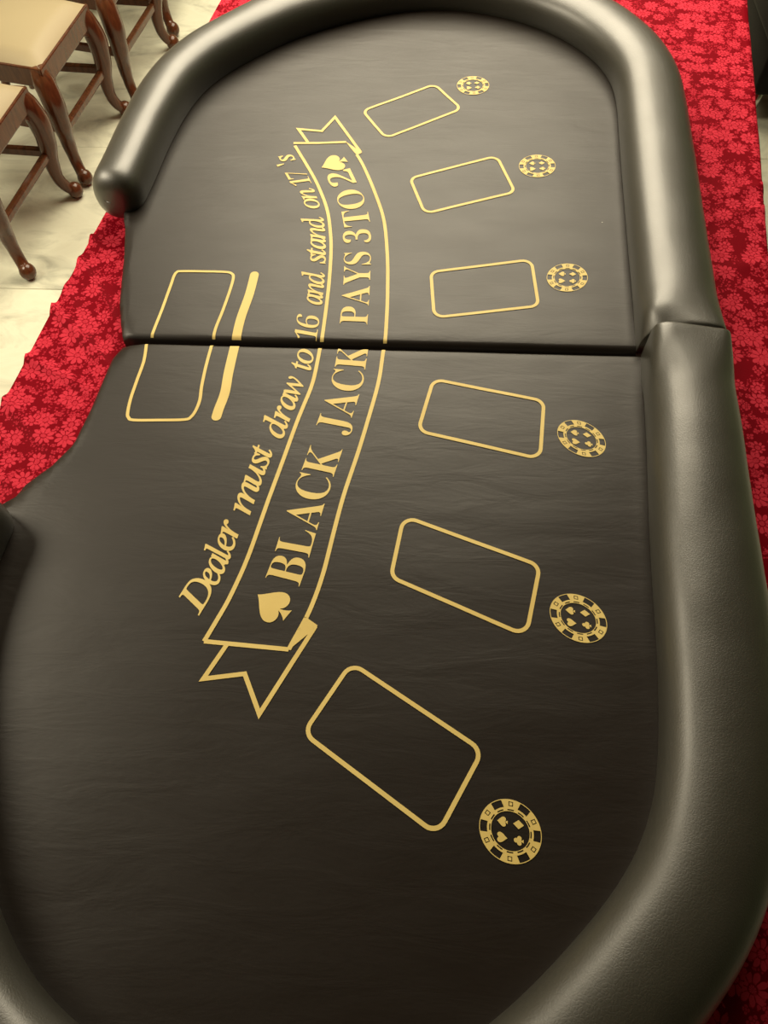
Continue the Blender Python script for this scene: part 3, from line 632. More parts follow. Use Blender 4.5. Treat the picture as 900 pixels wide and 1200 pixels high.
# outline points of the letters, in thousandths of the type size
GLYPHS = '''{"B":{"B":[[20,4,20,14,37,16,54,21,65,29,73,42,77,60,79,82,79,369,78,387,76,402,73,414,68,423,61,431,53,436,42,440,30,442,19,442,19,451,220,451,283,447,331,435,365,415,385,387,392,350,388,321,375,297,354,277,325,262,279,247,333,231,369,213,394,191,409,164,414,132,409,94,394,63,369,38,334,19,290,8,238,4],[178,248,188,248,221,250,247,257,266,269,279,288,286,313,289,345,287,374,282,397,273,415,259,428,240,435,216,438,202,437,191,433,184,427,181,418,179,406,178,391],[222,20,249,23,271,32,286,47,297,68,303,95,305,128,302,163,294,190,280,210,259,224,232,232,198,235,178,235,178,65,179,51,182,39,187,30,196,25,207,21]],"L":[[19,4,19,14,37,16,54,21,65,29,73,41,77,58,79,80,79,379,77,399,73,416,65,428,53,435,37,440,20,442,20,451,246,451,246,442,233,442,219,440,207,438,197,433,189,427,184,418,181,407,179,394,178,379,178,83,178,68,180,56,182,46,185,38,191,31,198,27,208,25,220,24,234,24,265,25,292,29,316,36,337,46,356,60,373,77,388,98,401,124,412,150,422,150,398,4]],"A":[[-5,4,-5,15,4,16,16,20,26,27,35,38,44,53,53,73,209,462,222,462,380,85,390,63,399,45,408,32,417,22,429,16,439,15,439,4,233,4,233,15,260,17,281,27,288,45,286,55,282,67,276,83,255,136,101,136,75,72,72,59,70,48,77,29,95,18,123,14,124,14,124,4],[108,157,248,157,177,327]],"C":[[257,-7,214,-3,175,7,139,23,108,46,81,74,59,106,43,143,33,184,30,228,33,272,43,312,60,349,82,381,109,409,141,431,177,448,216,458,259,461,291,459,326,450,366,436,373,433,380,432,388,431,404,435,416,446,422,461,433,461,433,312,422,312,406,349,385,382,359,410,330,431,299,443,265,447,220,438,184,411,159,367,145,305,140,226,145,153,162,95,189,53,228,28,278,19,306,22,333,29,360,41,386,58,410,79,429,100,442,88,415,56,381,28,344,9,302,-3]],"K":[[20,4,20,14,38,16,54,21,66,29,74,41,78,58,79,80,79,379,78,399,73,415,66,427,54,435,38,440,21,442,21,451,238,451,238,442,227,441,214,439,203,436,195,431,188,425,184,417,181,406,179,394,179,379,180,226,324,371,340,388,349,404,353,419,345,433,324,440,295,442,295,451,482,451,482,443,477,443,452,439,426,430,399,414,371,392,342,363,265,285,460,44,469,35,477,27,485,21,494,17,506,15,515,14,515,4,285,4,285,14,306,14,313,15,318,16,323,17,331,21,336,27,338,34,336,44,329,55,319,68,200,219,179,200,179,80,180,58,184,41,192,29,204,21,221,16,238,14,238,4]],"J":[[109,-61,89,-60,70,-56,53,-50,38,-42,25,-32,15,-20,7,-7,2,8,1,23,2,37,6,48,14,58,23,65,33,69,44,71,57,69,68,65,76,59,83,50,87,40,89,27,88,18,85,10,81,0,77,-8,74,-14,72,-20,76,-33,88,-42,105,-44,121,-42,133,-37,142,-27,148,-14,151,2,152,21,152,367,151,384,149,398,146,410,141,420,134,428,124,434,112,438,97,441,83,442,83,451,310,451,310,442,298,441,285,438,275,434,266,429,260,421,256,412,253,400,252,385,251,367,251,89,245,34,228,-8,200,-37,160,-55]],"P":[[19,4,19,14,37,16,54,21,65,29,73,41,77,58,79,80,79,379,77,399,73,415,65,427,53,435,37,440,20,442,20,451,214,451,265,450,305,445,334,436,355,425,372,412,386,395,397,376,403,355,405,332,400,297,387,268,364,243,332,225,292,213,242,210,178,210,178,80,179,58,184,41,191,29,203,21,220,16,238,14,238,4],[178,226,202,226,232,228,257,236,275,250,287,270,294,296,296,329,294,361,288,388,278,409,263,424,242,432,216,435,204,434,194,432,186,427,181,419,179,410,178,398]],"Y":[[105,4,105,14,123,16,140,21,151,29,159,41,163,58,165,80,165,180,50,389,38,409,27,423,16,433,2,439,-9,441,-9,451,203,451,203,442,195,442,184,441,173,439,165,436,158,431,153,424,152,417,153,409,156,400,160,390,248,218,337,364,345,380,351,395,353,408,346,427,327,438,298,442,299,442,299,451,435,451,435,441,427,439,416,434,406,427,397,418,388,407,379,394,264,205,264,80,265,58,270,41,277,29,289,21,306,16,324,14,324,4]],"S":[[47,-7,47,154,59,154,71,112,88,75,109,47,134,27,163,15,197,11,221,13,242,21,260,33,272,49,280,68,283,90,276,119,258,143,227,163,164,194,129,214,101,234,80,255,65,278,57,303,54,332,56,357,61,380,71,401,83,418,99,434,117,446,138,455,160,460,185,462,198,462,213,460,229,457,245,454,263,449,281,444,291,442,300,441,312,443,320,452,323,462,335,462,335,323,325,323,319,344,309,367,297,387,283,405,267,420,250,432,232,441,213,447,194,449,172,447,153,440,137,429,125,415,118,399,116,380,118,363,124,347,134,334,148,322,166,310,187,299,251,269,277,256,298,243,315,230,328,216,339,202,346,187,351,170,354,152,355,133,353,106,346,82,335,60,320,41,302,24,279,11,253,2,224,-4,192,-6,181,-6,170,-5,159,-4,148,-2,138,1,127,4,116,8,107,11,99,13,85,16,77,15,71,13,66,10,63,5,60,-2,58,-7]],"3":[[163,-3,132,-1,105,2,82,8,63,17,48,26,37,37,29,49,24,61,23,74,25,88,30,100,38,110,50,117,62,121,72,122,74,99,82,77,96,59,114,46,135,39,158,36,173,37,188,40,201,45,214,53,224,64,233,77,240,94,244,115,245,139,242,164,233,186,217,205,195,220,169,228,137,231,99,231,99,265,140,265,167,268,190,277,207,293,219,314,227,339,229,367,227,390,222,410,214,427,202,439,187,447,169,449,153,447,140,442,130,433,122,421,116,407,112,392,109,376,108,359,108,345,86,347,66,351,49,359,38,370,31,383,28,401,32,422,44,441,64,458,92,471,128,479,173,482,217,479,254,470,284,454,306,434,319,408,324,377,321,349,311,325,295,304,275,286,251,271,217,255,242,248,260,242,278,234,295,225,309,213,322,199,332,182,338,162,341,138,339,113,334,91,326,71,315,55,302,40,286,28,269,18,250,10,229,5,208,1,186,-2]],"T":[[96,4,96,14,114,15,132,20,145,28,153,41,158,58,160,80,160,437,149,437,115,434,86,423,62,406,44,383,31,353,26,322,15,322,15,451,406,451,406,321,397,321,389,360,371,394,345,418,311,432,269,437,259,437,259,80,261,58,265,40,273,27,286,19,304,15,324,14,324,4]],"O":[[261,-7,229,-5,199,1,170,11,144,24,119,41,97,61,78,83,62,108,49,135,39,164,33,195,32,228,33,260,39,291,49,320,62,347,78,372,98,394,120,414,145,431,172,444,201,454,232,460,265,462,297,460,327,454,356,445,382,431,406,415,428,396,447,374,464,349,477,322,487,292,492,261,494,228,492,195,487,165,477,135,464,108,447,83,428,61,405,41,381,25,353,11,324,1,293,-5],[265,8,308,17,341,44,365,88,379,149,383,228,382,268,378,305,372,338,363,366,351,391,326,422,296,441,260,447,217,438,183,411,160,367,146,306,141,228,142,187,146,151,153,118,162,90,174,65,199,34,229,14]],"2":[[28,4,28,68,126,168,151,195,173,220,190,243,203,264,214,285,221,306,226,326,229,348,230,371,229,395,224,415,215,430,204,441,190,447,174,449,152,446,135,435,122,418,114,394,110,365,108,333,89,335,69,340,52,348,40,359,33,375,30,396,32,410,37,425,46,438,58,450,74,461,93,470,117,477,143,481,174,482,219,479,257,469,286,453,307,432,319,406,324,375,323,360,320,345,316,330,309,316,300,300,288,283,274,265,256,245,236,223,211,198,183,171,152,141,80,71,244,70,258,71,271,76,282,83,291,93,299,105,303,119,308,137,340,137,337,4]]},"I":{"D":[[-45,-7,-37,20,-28,20,-10,22,4,25,13,31,21,40,28,54,35,75,119,387,122,400,124,411,125,419,124,427,121,433,116,437,108,440,96,443,71,445,79,472,263,472,306,469,346,461,381,448,412,430,438,406,459,379,474,347,483,311,486,272,483,235,476,200,463,166,446,133,424,104,398,76,368,52,334,32,297,15,256,3,213,-5,167,-7],[170,29,205,32,238,39,267,50,293,66,316,85,337,108,354,133,368,161,379,191,388,222,392,254,394,287,390,333,378,369,359,398,332,419,297,431,254,436,241,435,231,434,224,432,219,430,215,426,211,420,208,411,204,399,199,385,120,88,115,70,113,58,112,49,113,43,116,38,123,35,127,33,134,32,141,31,150,30,159,29]],"e":[[89,-14,60,-11,36,-1,16,16,1,39,-8,66,-11,99,-10,121,-5,144,3,168,13,191,25,213,40,235,58,255,76,273,97,289,129,308,162,320,195,323,215,322,232,317,246,309,257,297,263,283,265,266,259,236,241,208,212,184,190,170,163,159,133,149,100,141,67,136,66,133,65,125,64,117,63,98,70,61,88,40,119,33,149,38,181,56,221,91,241,71,214,42,191,21,168,6,143,-5,117,-12],[74,167,104,173,137,186,163,204,182,225,193,247,197,271,195,283,190,289,180,291,168,289,155,284,141,275,127,262,114,246,101,226,89,205,79,181]],"a":[[50,-15,32,-13,16,-6,3,6,-6,22,-12,41,-14,64,-11,102,-2,140,12,178,32,215,56,249,85,279,117,304,150,318,183,323,210,319,230,305,232,294,236,316,301,316,238,88,233,69,230,54,229,45,229,43,230,43,232,42,241,46,256,60,281,90,301,73,261,23,228,-5,196,-15,176,-11,164,2,161,23,164,44,171,76,185,105,172,75,147,43,124,18,100,0,76,-11],[82,40,91,41,100,46,111,53,123,64,134,76,146,91,158,108,169,125,179,144,189,164,197,183,203,203,208,222,211,240,212,257,209,277,200,288,184,292,166,288,148,278,129,261,111,237,95,208,80,173,74,155,69,137,65,120,62,104,61,88,60,74,63,54,70,43]],"l":[[32,-14,20,-13,10,-10,2,-3,-4,5,-8,15,-9,26,-8,34,-7,44,-4,56,7,101,91,414,93,421,94,427,94,432,94,440,92,445,89,447,83,449,72,451,51,452,53,477,103,483,114,485,124,487,133,488,148,491,157,493,163,494,171,493,177,488,178,481,175,464,69,82,66,67,63,56,63,50,64,44,65,42,67,42,78,46,95,60,122,92,142,73,119,43,100,22,81,6,63,-5,47,-12]],"r":[[-22,-7,39,211,44,232,48,248,49,259,48,266,46,270,43,272,37,274,27,276,5,278,9,303,58,311,70,313,80,315,88,317,102,320,112,323,118,323,127,322,132,314,131,306,95,192,113,232,140,271,165,299,187,317,207,323,218,322,227,318,234,312,240,304,243,294,244,283,243,270,239,258,232,248,222,240,212,235,200,233,191,234,183,237,175,242,169,249,165,258,167,254,143,225,114,180,89,127,67,66,46,-7]],"m":[[410,-15,387,-9,373,6,369,31,370,46,373,62,377,80,417,220,421,235,423,246,423,254,422,262,418,266,411,268,401,266,389,261,376,252,361,239,346,224,330,205,315,184,300,160,286,134,275,113,266,92,257,69,249,46,242,23,234,-7,166,-7,228,205,234,226,237,243,238,257,237,263,234,266,227,268,220,267,211,263,200,257,188,248,174,238,160,225,146,210,132,193,119,175,110,159,101,143,93,126,85,107,77,88,70,68,45,-7,-22,-7,43,213,51,245,53,252,54,258,54,263,53,269,51,272,48,275,41,277,30,279,8,281,14,306,49,309,74,312,92,316,112,321,123,323,131,322,136,316,137,308,136,301,134,294,97,190,125,232,162,271,197,299,231,317,263,323,289,318,305,302,311,277,308,255,302,223,291,197,315,236,350,273,383,301,416,317,449,323,474,318,491,301,496,276,496,268,495,260,493,251,486,221,443,63,441,56,440,50,441,44,442,43,445,42,450,43,457,46,464,53,477,68,498,98,517,76,481,25,446,-4]],"u":[[46,-15,32,-14,19,-9,10,-1,2,10,-2,23,-3,37,-3,47,-1,57,1,70,4,84,7,100,12,117,44,230,47,248,49,265,48,271,46,275,43,277,37,279,27,280,5,281,9,306,58,313,70,314,80,316,89,318,103,321,113,323,119,323,126,323,132,319,135,313,134,303,132,294,77,105,69,72,67,64,66,58,66,54,68,45,72,41,79,39,90,41,104,48,119,60,136,76,154,96,171,119,189,145,205,174,220,206,234,240,245,274,256,316,323,316,262,90,257,71,254,57,254,47,254,42,256,40,259,40,272,44,288,60,314,95,334,75,296,24,260,-5,222,-15,200,-11,186,4,182,26,183,43,186,62,192,83,214,140,205,118,186,91,167,66,149,45,132,27,103,4,74,-10]],"s":[[78,-15,60,-14,44,-12,30,-7,20,-4,12,-2,6,-1,1,-2,-1,-3,-4,-11,-30,-11,-13,113,10,112,14,78,20,56,30,39,41,27,55,20,71,17,84,19,95,23,105,31,112,41,117,54,119,68,116,83,110,98,98,115,78,143,57,171,50,181,44,192,39,204,36,215,33,226,33,238,35,261,44,282,58,299,77,313,99,321,123,323,140,323,156,320,168,316,179,312,187,310,193,309,199,310,201,312,204,321,228,321,213,207,190,207,178,258,158,283,130,292,121,291,114,288,107,282,102,276,99,269,98,261,100,247,108,231,121,212,142,186,149,176,155,167,161,158,168,147,174,135,179,124,183,113,186,101,186,89,185,70,180,53,172,36,162,22,149,9,134,-1,117,-9,98,-14]],"t":[[33,-15,11,-11,-2,4,-6,26,-5,45,0,64,57,276,11,276,16,302,59,319,95,349,132,399,160,399,135,311,192,311,183,276,126,276,73,76,69,63,67,53,67,45,68,40,69,39,71,38,81,42,97,57,124,90,144,68,104,21,69,-6]],"d":[[61,-15,39,-13,20,-5,4,9,-7,27,-14,48,-16,73,-14,96,-9,120,-1,146,10,171,23,197,38,221,56,244,75,265,95,284,111,296,127,306,143,314,160,319,176,322,192,323,217,321,237,312,239,307,266,417,268,427,268,436,268,440,266,443,264,444,260,446,253,447,243,448,224,448,231,474,263,477,285,481,304,486,318,490,330,493,339,494,346,493,350,487,352,480,351,472,349,466,247,79,243,59,241,45,242,40,244,38,249,37,260,42,278,57,305,90,327,73,303,42,284,22,267,6,251,-6,234,-13,217,-15,194,-11,180,4,176,27,178,49,184,78,196,99,184,71,161,40,138,16,114,-1,88,-12],[91,35,101,36,111,41,123,49,135,60,147,73,160,89,171,107,182,126,192,145,202,166,209,186,216,206,221,225,224,243,225,259,224,270,221,278,217,285,212,289,206,292,198,293,178,290,158,280,137,263,117,239,98,210,82,175,68,139,61,106,58,78,59,65,62,54,67,45,74,39,81,36]],"w":[[42,-15,37,174,37,197,36,217,34,233,32,247,29,257,27,265,20,274,11,280,-1,282,-11,282,-8,306,8,309,19,311,29,313,38,315,45,316,52,318,69,323,84,324,95,303,101,253,104,171,102,105,235,324,256,324,279,84,318,132,338,157,354,179,367,199,375,216,380,230,382,240,381,242,378,247,371,255,363,264,357,275,356,287,357,297,360,306,366,313,373,319,382,322,392,323,402,322,412,317,419,309,425,299,428,287,429,273,426,248,416,220,399,188,376,152,346,113,244,-15,223,-15,202,207,64,-15]],"o":[[105,-15,73,-12,45,-1,21,17,3,41,-8,69,-11,102,-9,129,-3,155,7,181,21,207,37,230,56,252,78,272,100,289,125,304,150,315,176,321,202,323,235,320,264,309,288,291,306,268,317,239,321,206,319,183,314,159,306,135,295,112,281,90,265,69,247,49,228,32,207,17,174,-1,140,-12],[113,18,129,21,145,27,162,37,177,52,192,69,205,89,217,111,228,134,236,158,242,181,246,204,248,226,242,264,225,285,197,292,178,289,158,279,137,263,118,240,100,213,84,181,72,147,65,114,63,83,64,63,69,47,76,34,86,26,98,20]],"n":[[223,-16,211,-15,201,-11,193,-4,186,5,183,15,182,28,185,50,194,88,209,142,224,197,233,234,235,254,234,262,231,266,225,268,218,267,209,263,199,257,188,249,176,239,164,227,152,214,140,200,129,185,118,170,108,154,99,138,89,118,79,94,69,66,59,34,48,-7,-21,-7,46,223,51,240,54,253,55,262,54,268,52,272,50,274,44,276,35,277,23,278,9,278,13,303,36,306,52,308,66,310,79,312,89,314,98,316,113,320,123,322,133,324,140,317,140,307,99,190,121,224,153,259,184,287,213,306,239,318,263,322,288,317,304,302,309,279,309,269,308,260,307,250,305,241,302,231,300,220,261,86,254,62,252,49,253,44,255,42,259,41,270,46,286,63,310,101,332,84,295,27,260,-5]],"1":[[77,10,79,26,125,26,138,27,150,31,160,38,168,49,174,63,177,79,235,434,198,403,180,387,164,373,151,363,138,358,128,356,121,357,115,360,110,366,106,374,105,383,105,388,112,390,128,396,146,403,166,412,188,424,212,439,262,472,324,472,257,79,256,65,256,53,259,41,266,32,278,27,292,26,337,26,334,10]],"6":[[197,3,168,6,142,14,119,26,101,44,87,68,77,97,72,132,72,174,78,222,85,257,95,291,107,323,121,353,136,380,154,404,174,425,196,443,220,457,245,468,273,474,303,476,329,475,350,472,367,466,380,460,389,452,396,443,400,433,401,423,401,413,397,402,391,393,381,384,368,376,348,372,333,371,333,374,334,388,334,402,333,416,331,428,326,440,318,449,307,455,293,457,263,451,236,433,212,405,192,368,175,323,157,252,185,267,197,272,211,277,227,281,245,283,266,284,301,280,329,269,351,250,365,225,371,194,368,155,357,112,338,76,313,45,281,22,243,8],[203,27,224,31,242,42,258,59,272,83,282,112,290,148,294,183,293,211,286,234,275,250,258,260,238,263,223,262,208,258,192,252,178,244,165,236,153,225,145,161,144,113,151,77,163,50,180,33]],"7":[[128,10,376,416,183,416,158,412,139,397,128,374,120,348,99,348,122,470,423,470,420,449,163,10]]}}'''
GL = json.loads(GLYPHS)
# the middle line between both borders gives the length coordinate; v runs from the outer (0) to the inner line (1)
def closest(p, line):
    j = min(range(len(line)), key=lambda i: (line[i] - p).length_squared); return j
mid_l = resample(smooth_line([ (o_ + inner_l[closest(o_, inner_l)]) / 2 for o_ in outer_l], 12), 500)
mid_n = normals2(mid_l)          # runs near -> far, so the left normal points to the dealer
ML = [0.0]
for a_, b_ in zip(mid_l, mid_l[1:]): ML.append(ML[-1] + (b_ - a_).length)
hw_band = [min((q - p).length for q in outer_l) for p in mid_l]
HB = sum(hw_band[40:-40]) / len(hw_band[40:-40])
def band(s, v):
    """s metres along the middle line, v metres to the dealer's side of it"""
    j = 0
    lo_, hi_ = 0, len(ML) - 2
    while lo_ < hi_:
        m_ = (lo_ + hi_ + 1) // 2
        if ML[m_] <= s: lo_ = m_
        else: hi_ = m_ - 1
    f = (s - ML[lo_]) / (ML[lo_ + 1] - ML[lo_])
    p = mid_l[lo_] + (mid_l[lo_ + 1] - mid_l[lo_]) * f
    n_ = mid_n[lo_].lerp(mid_n[lo_ + 1], max(0, min(1, f))).normalized()
    return p + n_ * v
def s_of(px, py):
    p = at(px, py); j = closest(p, mid_l); j = min(max(j, 0), len(mid_l) - 2)
    t = (mid_l[j + 1] - mid_l[j]).normalized(); return ML[j] + (p - mid_l[j]).dot(t)
def word(font, text, s0, s1, vbase, cap, gap=0.03):
    """letters between s0 and s1 on the line vbase; cap = height of a capital"""
    G = GL[font]; capu = 0.449
    ext = []
    for ch in text:
        if ch == "'": ext.append((0.0, 0.10)); continue
        xs = [x for c_ in G[ch] for x in c_[0::2]]; ext.append((min(xs) / 1000, max(xs) / 1000))
    ov = -0.045 if font == 'I' and not text.isdigit() else gap      # italic letters overlap their boxes
    tot = sum(b_ - a_ for a_, b_ in ext) + ov * (len(text) - 1)
    kx = (s1 - s0) / tot; ky = cap / capu; x = 0.0
    for ch, (a_, b_) in zip(text, ext):
        if ch == "'": cs = [[(0.02, 0.47), (0.09, 0.47), (0.06, 0.30), (0.035, 0.30)]]
        else: cs = [[(c_[i] / 1000, c_[i + 1] / 1000) for i in range(0, len(c_), 2)] for c_ in G[ch]]
        Flat().fill([[band(s0 + (x + px - a_) * kx, vbase + py * ky) for px, py in c_] for c_ in cs]).build('letter')
        x += b_ - a_ + ov
for t, a_, b_, vb, cp in (('BLACK', (336, 684), (384, 524), .215, .48), ('JACK', (394, 509), (413, 404), .235, .48), ('PAYS', (415, 379), (427, 294), .30, .45), ('3', (423, 283.5), (421, 268), .28, .46), ('TO', (418, 264.5), (409, 221), .26, .47), ('2', (403, 215.5), (399.5, 198.5), .27, .46)):
    word('B', t, s_of(*a_), s_of(*b_), HB * (2 * vb - 1), HB * 2 * cp)
VI = HB * 1.17; CAPI = HB * 2 * 0.36
ITAL = (('Dealer', (226, 719), (281, 612)), ('must', (284, 603), (313, 524)), ('draw', (324, 514), (345, 442)), ('to', (355, 434), (361, 410)), ('16', (362, 397), (358, 367)), ('and', (367, 356), (371, 317)), ('stand', (373, 308), (375, 252)), ('on', (366.5, 243.5), (361, 219.5)), ('17', (354, 216), (345, 198)), ("'s", (334, 192), (339, 178)))
for (t, a_, b_), dv in zip(ITAL, (.019, .012, .005, 0, 0, 0, 0, 0, -0.002, 0.003)): word('I', t, s_of(*a_), s_of(*b_), VI + dv, CAPI)
for (px, py, tip, far) in ((319.5, 709.5, (299, 695), False), (391, 190.5, (376, 195.5), True)):
    c_ = at(px, py); u_ = (at(*tip) - c_).normalized(); r_ = Vector((u_.y, -u_.x)); fl = Flat()
    place(fl, spade_c(), c_, r_, u_, (at(*tip) - c_).length * (0.98 if far else 0.86)); fl.build('spade_emblem', (far,))

# ------------------------------------------------------------------ dining chairs
def tube(path, radii, seg=12, cap=True, squash=None):
    """round bar along a list of 3D points with a radius for each"""
    bm = bmesh.new(); P = [Vector(p) for p in path]; rings = []
    for i, p in enumerate(P):
        t = (P[min(i + 1, len(P) - 1)] - P[max(i - 1, 0)]).normalized()
        a = Vector((0, 1, 0)) if abs(t.y) < 0.9 else Vector((1, 0, 0))
        u = t.cross(a).normalized(); v = t.cross(u).normalized()
        rings.append([bm.verts.new(p + (u * math.cos(2 * math.pi * k / seg) + v * math.sin(2 * math.pi * k / seg)) * radii[i]) for k in range(seg)])
    for r0, r1 in zip(rings, rings[1:]):
        for k in range(seg): bm.faces.new((r0[k], r0[(k + 1) % seg], r1[(k + 1) % seg], r1[k]))
    if cap:
        bm.faces.new(rings[0]); bm.faces.new(rings[-1])
    bmesh.ops.recalc_face_normals(bm, faces=bm.faces)
    return bm
def path3(pts, n=6):
    P = catmull([p[:3] for p in pts], n); R = []
    rad = [p[3] for p in pts]
    for i in range(len(pts) - 1):
        for k in range(n):
            t = k / n; t = t * t * (3 - 2 * t); R.append(rad[i] + (rad[i + 1] - rad[i]) * t)
    R.append(rad[-1]); return P, R
def bar(bm, pts2, z0, z1):
    """prism of a plan polygon"""
    lo = [bm.verts.new((x, y, z0)) for x, y in pts2]; hi = [bm.verts.new((x, y, z1)) for x, y in pts2]
    n = len(lo); bm.faces.new(hi); bm.faces.new(list(reversed(lo)))
    for i in range(n): bm.faces.new((lo[i], lo[(i + 1) % n], hi[(i + 1) % n], hi[i]))
def bevel(bm, off, seg=2, ang=0.5):
    bmesh.ops.recalc_face_normals(bm, faces=bm.faces)
    es = [e for e in bm.edges if len(e.link_faces) == 2 and e.calc_face_angle(0) > ang]
    bmesh.ops.bevel(bm, geom=es, offset=off, segments=seg, affect='EDGES', profile=0.6)

def dining_chair():
    t = empty('dining_chair')
    FW, RW, D = 0.198, 0.165, 0.40       # half widths front and rear, depth; front edge at x = 0
    # seat frame: apron boards with a curved lower edge
    bm = bmesh.new()
    outer = [(0, FW), (0, -FW), (-D, -RW), (-D, RW)]
    inn = [(-0.028, FW - 0.03), (-0.028, -FW + 0.03), (-D + 0.028, -RW + 0.03), (-D + 0.028, RW - 0.03)]
    for i in range(4):
        j = (i + 1) % 4
        bar(bm, [outer[i], outer[j], inn[j], inn[i]], 0.345, 0.408)
    bevel(bm, 0.004); bmesh.ops.recalc_face_normals(bm, faces=bm.faces)
    fr = from_bm('seat_frame', bm, wood, t, False)
    # carved brackets below the frame at the front corners
    for sy in (-1, 1):
        bm = bmesh.new()
        br = [(0.0, 0.0), (0.075, 0.0), (0.045, -0.014), (0.022, -0.035), (0.004, -0.075)]
        vs0 = [bm.verts.new((-0.006, sy * (FW - 0.016 - a), 0.347 + z)) for a, z in br]; vs1 = [bm.verts.new((-0.022, sy * (FW - 0.016 - a), 0.347 + z)) for a, z in br]
        bm.faces.new(vs0); bm.faces.new(list(reversed(vs1)))
        for i in range(5): bm.faces.new((vs0[i], vs0[(i + 1) % 5], vs1[(i + 1) % 5], vs1[i]))
        bmesh.ops.recalc_face_normals(bm, faces=bm.faces); from_bm('bracket', bm, wood, fr, False)
    # cushion: domed pad
    bm = bmesh.new(); nx, ny = 14, 14; g = {}
    for i in range(nx + 1):
        for j in range(ny + 1):
            a = -1 + 2 * i / nx; c_ = -1 + 2 * j / ny
            x = -D / 2 + a * (D / 2 - 0.006); hw = FW + (RW - FW) * (-x / D); y = c_ * (hw - 0.006)
            e = (1 - abs(a) ** 7) * (1 - abs(c_) ** 7); dome = (1 - a * a) * (1 - c_ * c_)
            g[i, j] = bm.verts.new((x, y, 0.406 + 0.030 * max(0, e) ** 0.45 + 0.016 * dome))
    for i in range(nx):
        for j in range(ny): bm.faces.new((g[i, j], g[i + 1, j], g[i + 1, j + 1], g[i, j + 1]))
    from_bm('seat_cushion', bm, cream, t)
    # cabriole front legs with turned-out pad feet
    for sy in (-1, 1):
        P, R = path3([(-.030, sy * .172, .400, .024), (-.016, sy * .182, .352, .036), (-.006, sy * .190, .295, .036), (-.008, sy * .189, .225, .031), (-.017, sy * .181, .150, .0245), (-.017, sy * .181, .090, .0200), (-.006, sy * .191, .050, .0190), (.010, sy * .206, .030, .0220)], 6)
        lg = from_bm('front_leg', tube(P, R, 14), wood, t)
        bm = bmesh.new(); bmesh.ops.create_uvsphere(bm, u_segments=16, v_segments=10, radius=1.0)
        for v in bm.verts: v.co = Vector((0.012 + v.co.x * 0.027, sy * 0.205 + v.co.y * 0.027, 0.027 + max(-0.027, v.co.z * 0.029)))
        from_bm('pad_foot', bm, wood, lg)
        P, R = path3([(-D + .02, sy * .150, .40, .019), (-D + .015, sy * .150, .25, .018), (-D - .02, sy * .150, .10, .016), (-D - .06, sy * .150, .0, .016)], 5)
        from_bm('rear_leg', tube(P, R, 10), wood, t)
        P, R = path3([(-D + .015, sy * .150, .36, .018), (-D + .0, sy * .150, .55, .017), (-D - .03, sy * .152, .75, .016), (-D - .075, sy * .158, .96, .016)], 5)
        from_bm('back_post', tube(P, R, 10), wood, t)
        bm = bmesh.new(); bar(bm, [(-.018, sy * .188), (-.018, sy * .164), (-D + .005, sy * .140), (-D + .005, sy * .158)], .180, .206); bevel(bm, .003, 1); from_bm('side_stretcher', bm, wood, t, False)
    bm = bmesh.new(); bar(bm, [(-.004, .182), (-.004, -.182), (-.026, -.182), (-.026, .182)], .172, .198); bevel(bm, .005, 2); from_bm('front_stretcher', bm, wood, t, False)
    P = [(-D - .070 - .012 * math.cos(a * math.pi / 20 - math.pi / 2), -.175 + .35 * a / 20, .955 + .035 * math.sin(a * math.pi / 20)) for a in range(21)]
    from_bm('crest_rail', tube(P, [.022] * 21, 10), wood, t)
    bm = bmesh.new()
    prof = [(.035, .40), (.050, .50), (.038, .60), (.060, .72), (.075, .84), (.055, .965)]
    rows_ = []
    for w_, z in prof:
        x = -D + .012 - max(0, (z - .45)) * .17
        rows_.append([bm.verts.new((x + .007, -w_, z)), bm.verts.new((x + .007, w_, z)), bm.verts.new((x - .007, w_, z)), bm.verts.new((x - .007, -w_, z))])
    for a_, b_ in zip(rows_, rows_[1:]):
        for k in range(4): bm.faces.new((a_[k], a_[(k + 1) % 4], b_[(k + 1) % 4], b_[k]))
    bm.faces.new(rows_[0]); bm.faces.new(rows_[-1]); bmesh.ops.recalc_face_normals(bm, faces=bm.faces)
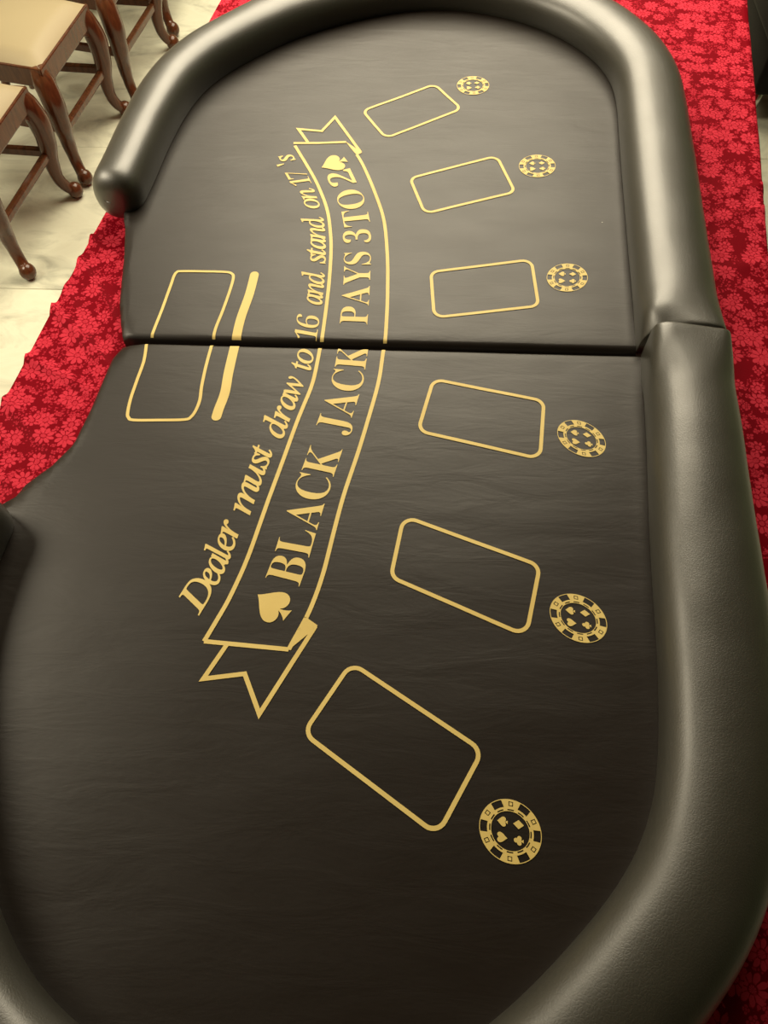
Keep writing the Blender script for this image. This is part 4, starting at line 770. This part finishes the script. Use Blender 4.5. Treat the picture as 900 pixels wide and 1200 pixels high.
    from_bm('back_splat', bm, wood, t, False)
    return t
def kids(o): return [x for x in bpy.data.objects if x.parent == o]
def copy_tree(o, parent=None):
    c_ = o.copy(); col.objects.link(c_)
    if parent: c_.parent = parent
    for ch in kids(o): copy_tree(ch, c_)
    return c_
proto = dining_chair()
CHAIRS = [((-0.915, 1.205), -0.145, 'cream seated wooden dining chair at the left edge, nearest the camera'),
          ((-0.836, 1.680), -0.150, 'cream seated wooden dining chair, second in the row with its seat corner fully shown'),
          ((-0.735, 2.135), -0.150, 'dark wooden dining chair, third in the row, mostly legs in view at the top'),
          ((-0.690, 2.637), -0.150, 'dark wooden dining chair farthest in the row, one ball foot showing')]
for i, ((x, y), rz, lab) in enumerate(CHAIRS):
    o = proto if i == 0 else None
    if o is None: o = copy_tree(proto)
    o.location = (x, y, FZ); o.rotation_euler = (0, 0, rz)
    tag(o, lab, 'chair', 'dining chairs in a row along the table')

# black upholstered chair beyond the right hem of the cloth
bc = empty('upholstered_chair', (1.83, 2.15, FZ), 0.0)
tag(bc, 'black upholstered chair beyond the right edge of the red cloth', 'chair')
def pad(name, lo, hi, r, mat, parent):
    bm = bmesh.new(); bmesh.ops.create_cube(bm, size=1.0)
    for v in bm.verts: v.co = Vector([lo[i] + (v.co[i] + 0.5) * (hi[i] - lo[i]) for i in range(3)])
    bmesh.ops.bevel(bm, geom=bm.edges[:], offset=r, segments=4, affect='EDGES', profile=0.5)
    return from_bm(name, bm, mat, parent)
pad('seat', (-.30, -.27, .28), (.27, .27, .47), .035, blackseat, bc)
pad('backrest', (.21, -.27, .40), (.31, .27, .98), .035, blackseat, bc)
pad('skirt', (-.27, -.25, .10), (.27, .25, .30), .02, blackseat, bc)
for sx in (-1, 1):
    for sy in (-1, 1):
        lg = from_bm('leg', tube([(sx * .24, sy * .22, .12), (sx * .245, sy * .225, .01)], [.018, .013], 10), steel, bc)
        from_bm('glide', tube([(sx * .245, sy * .225, .012), (sx * .245, sy * .225, 0)], [.018, .018], 10), steel, lg)
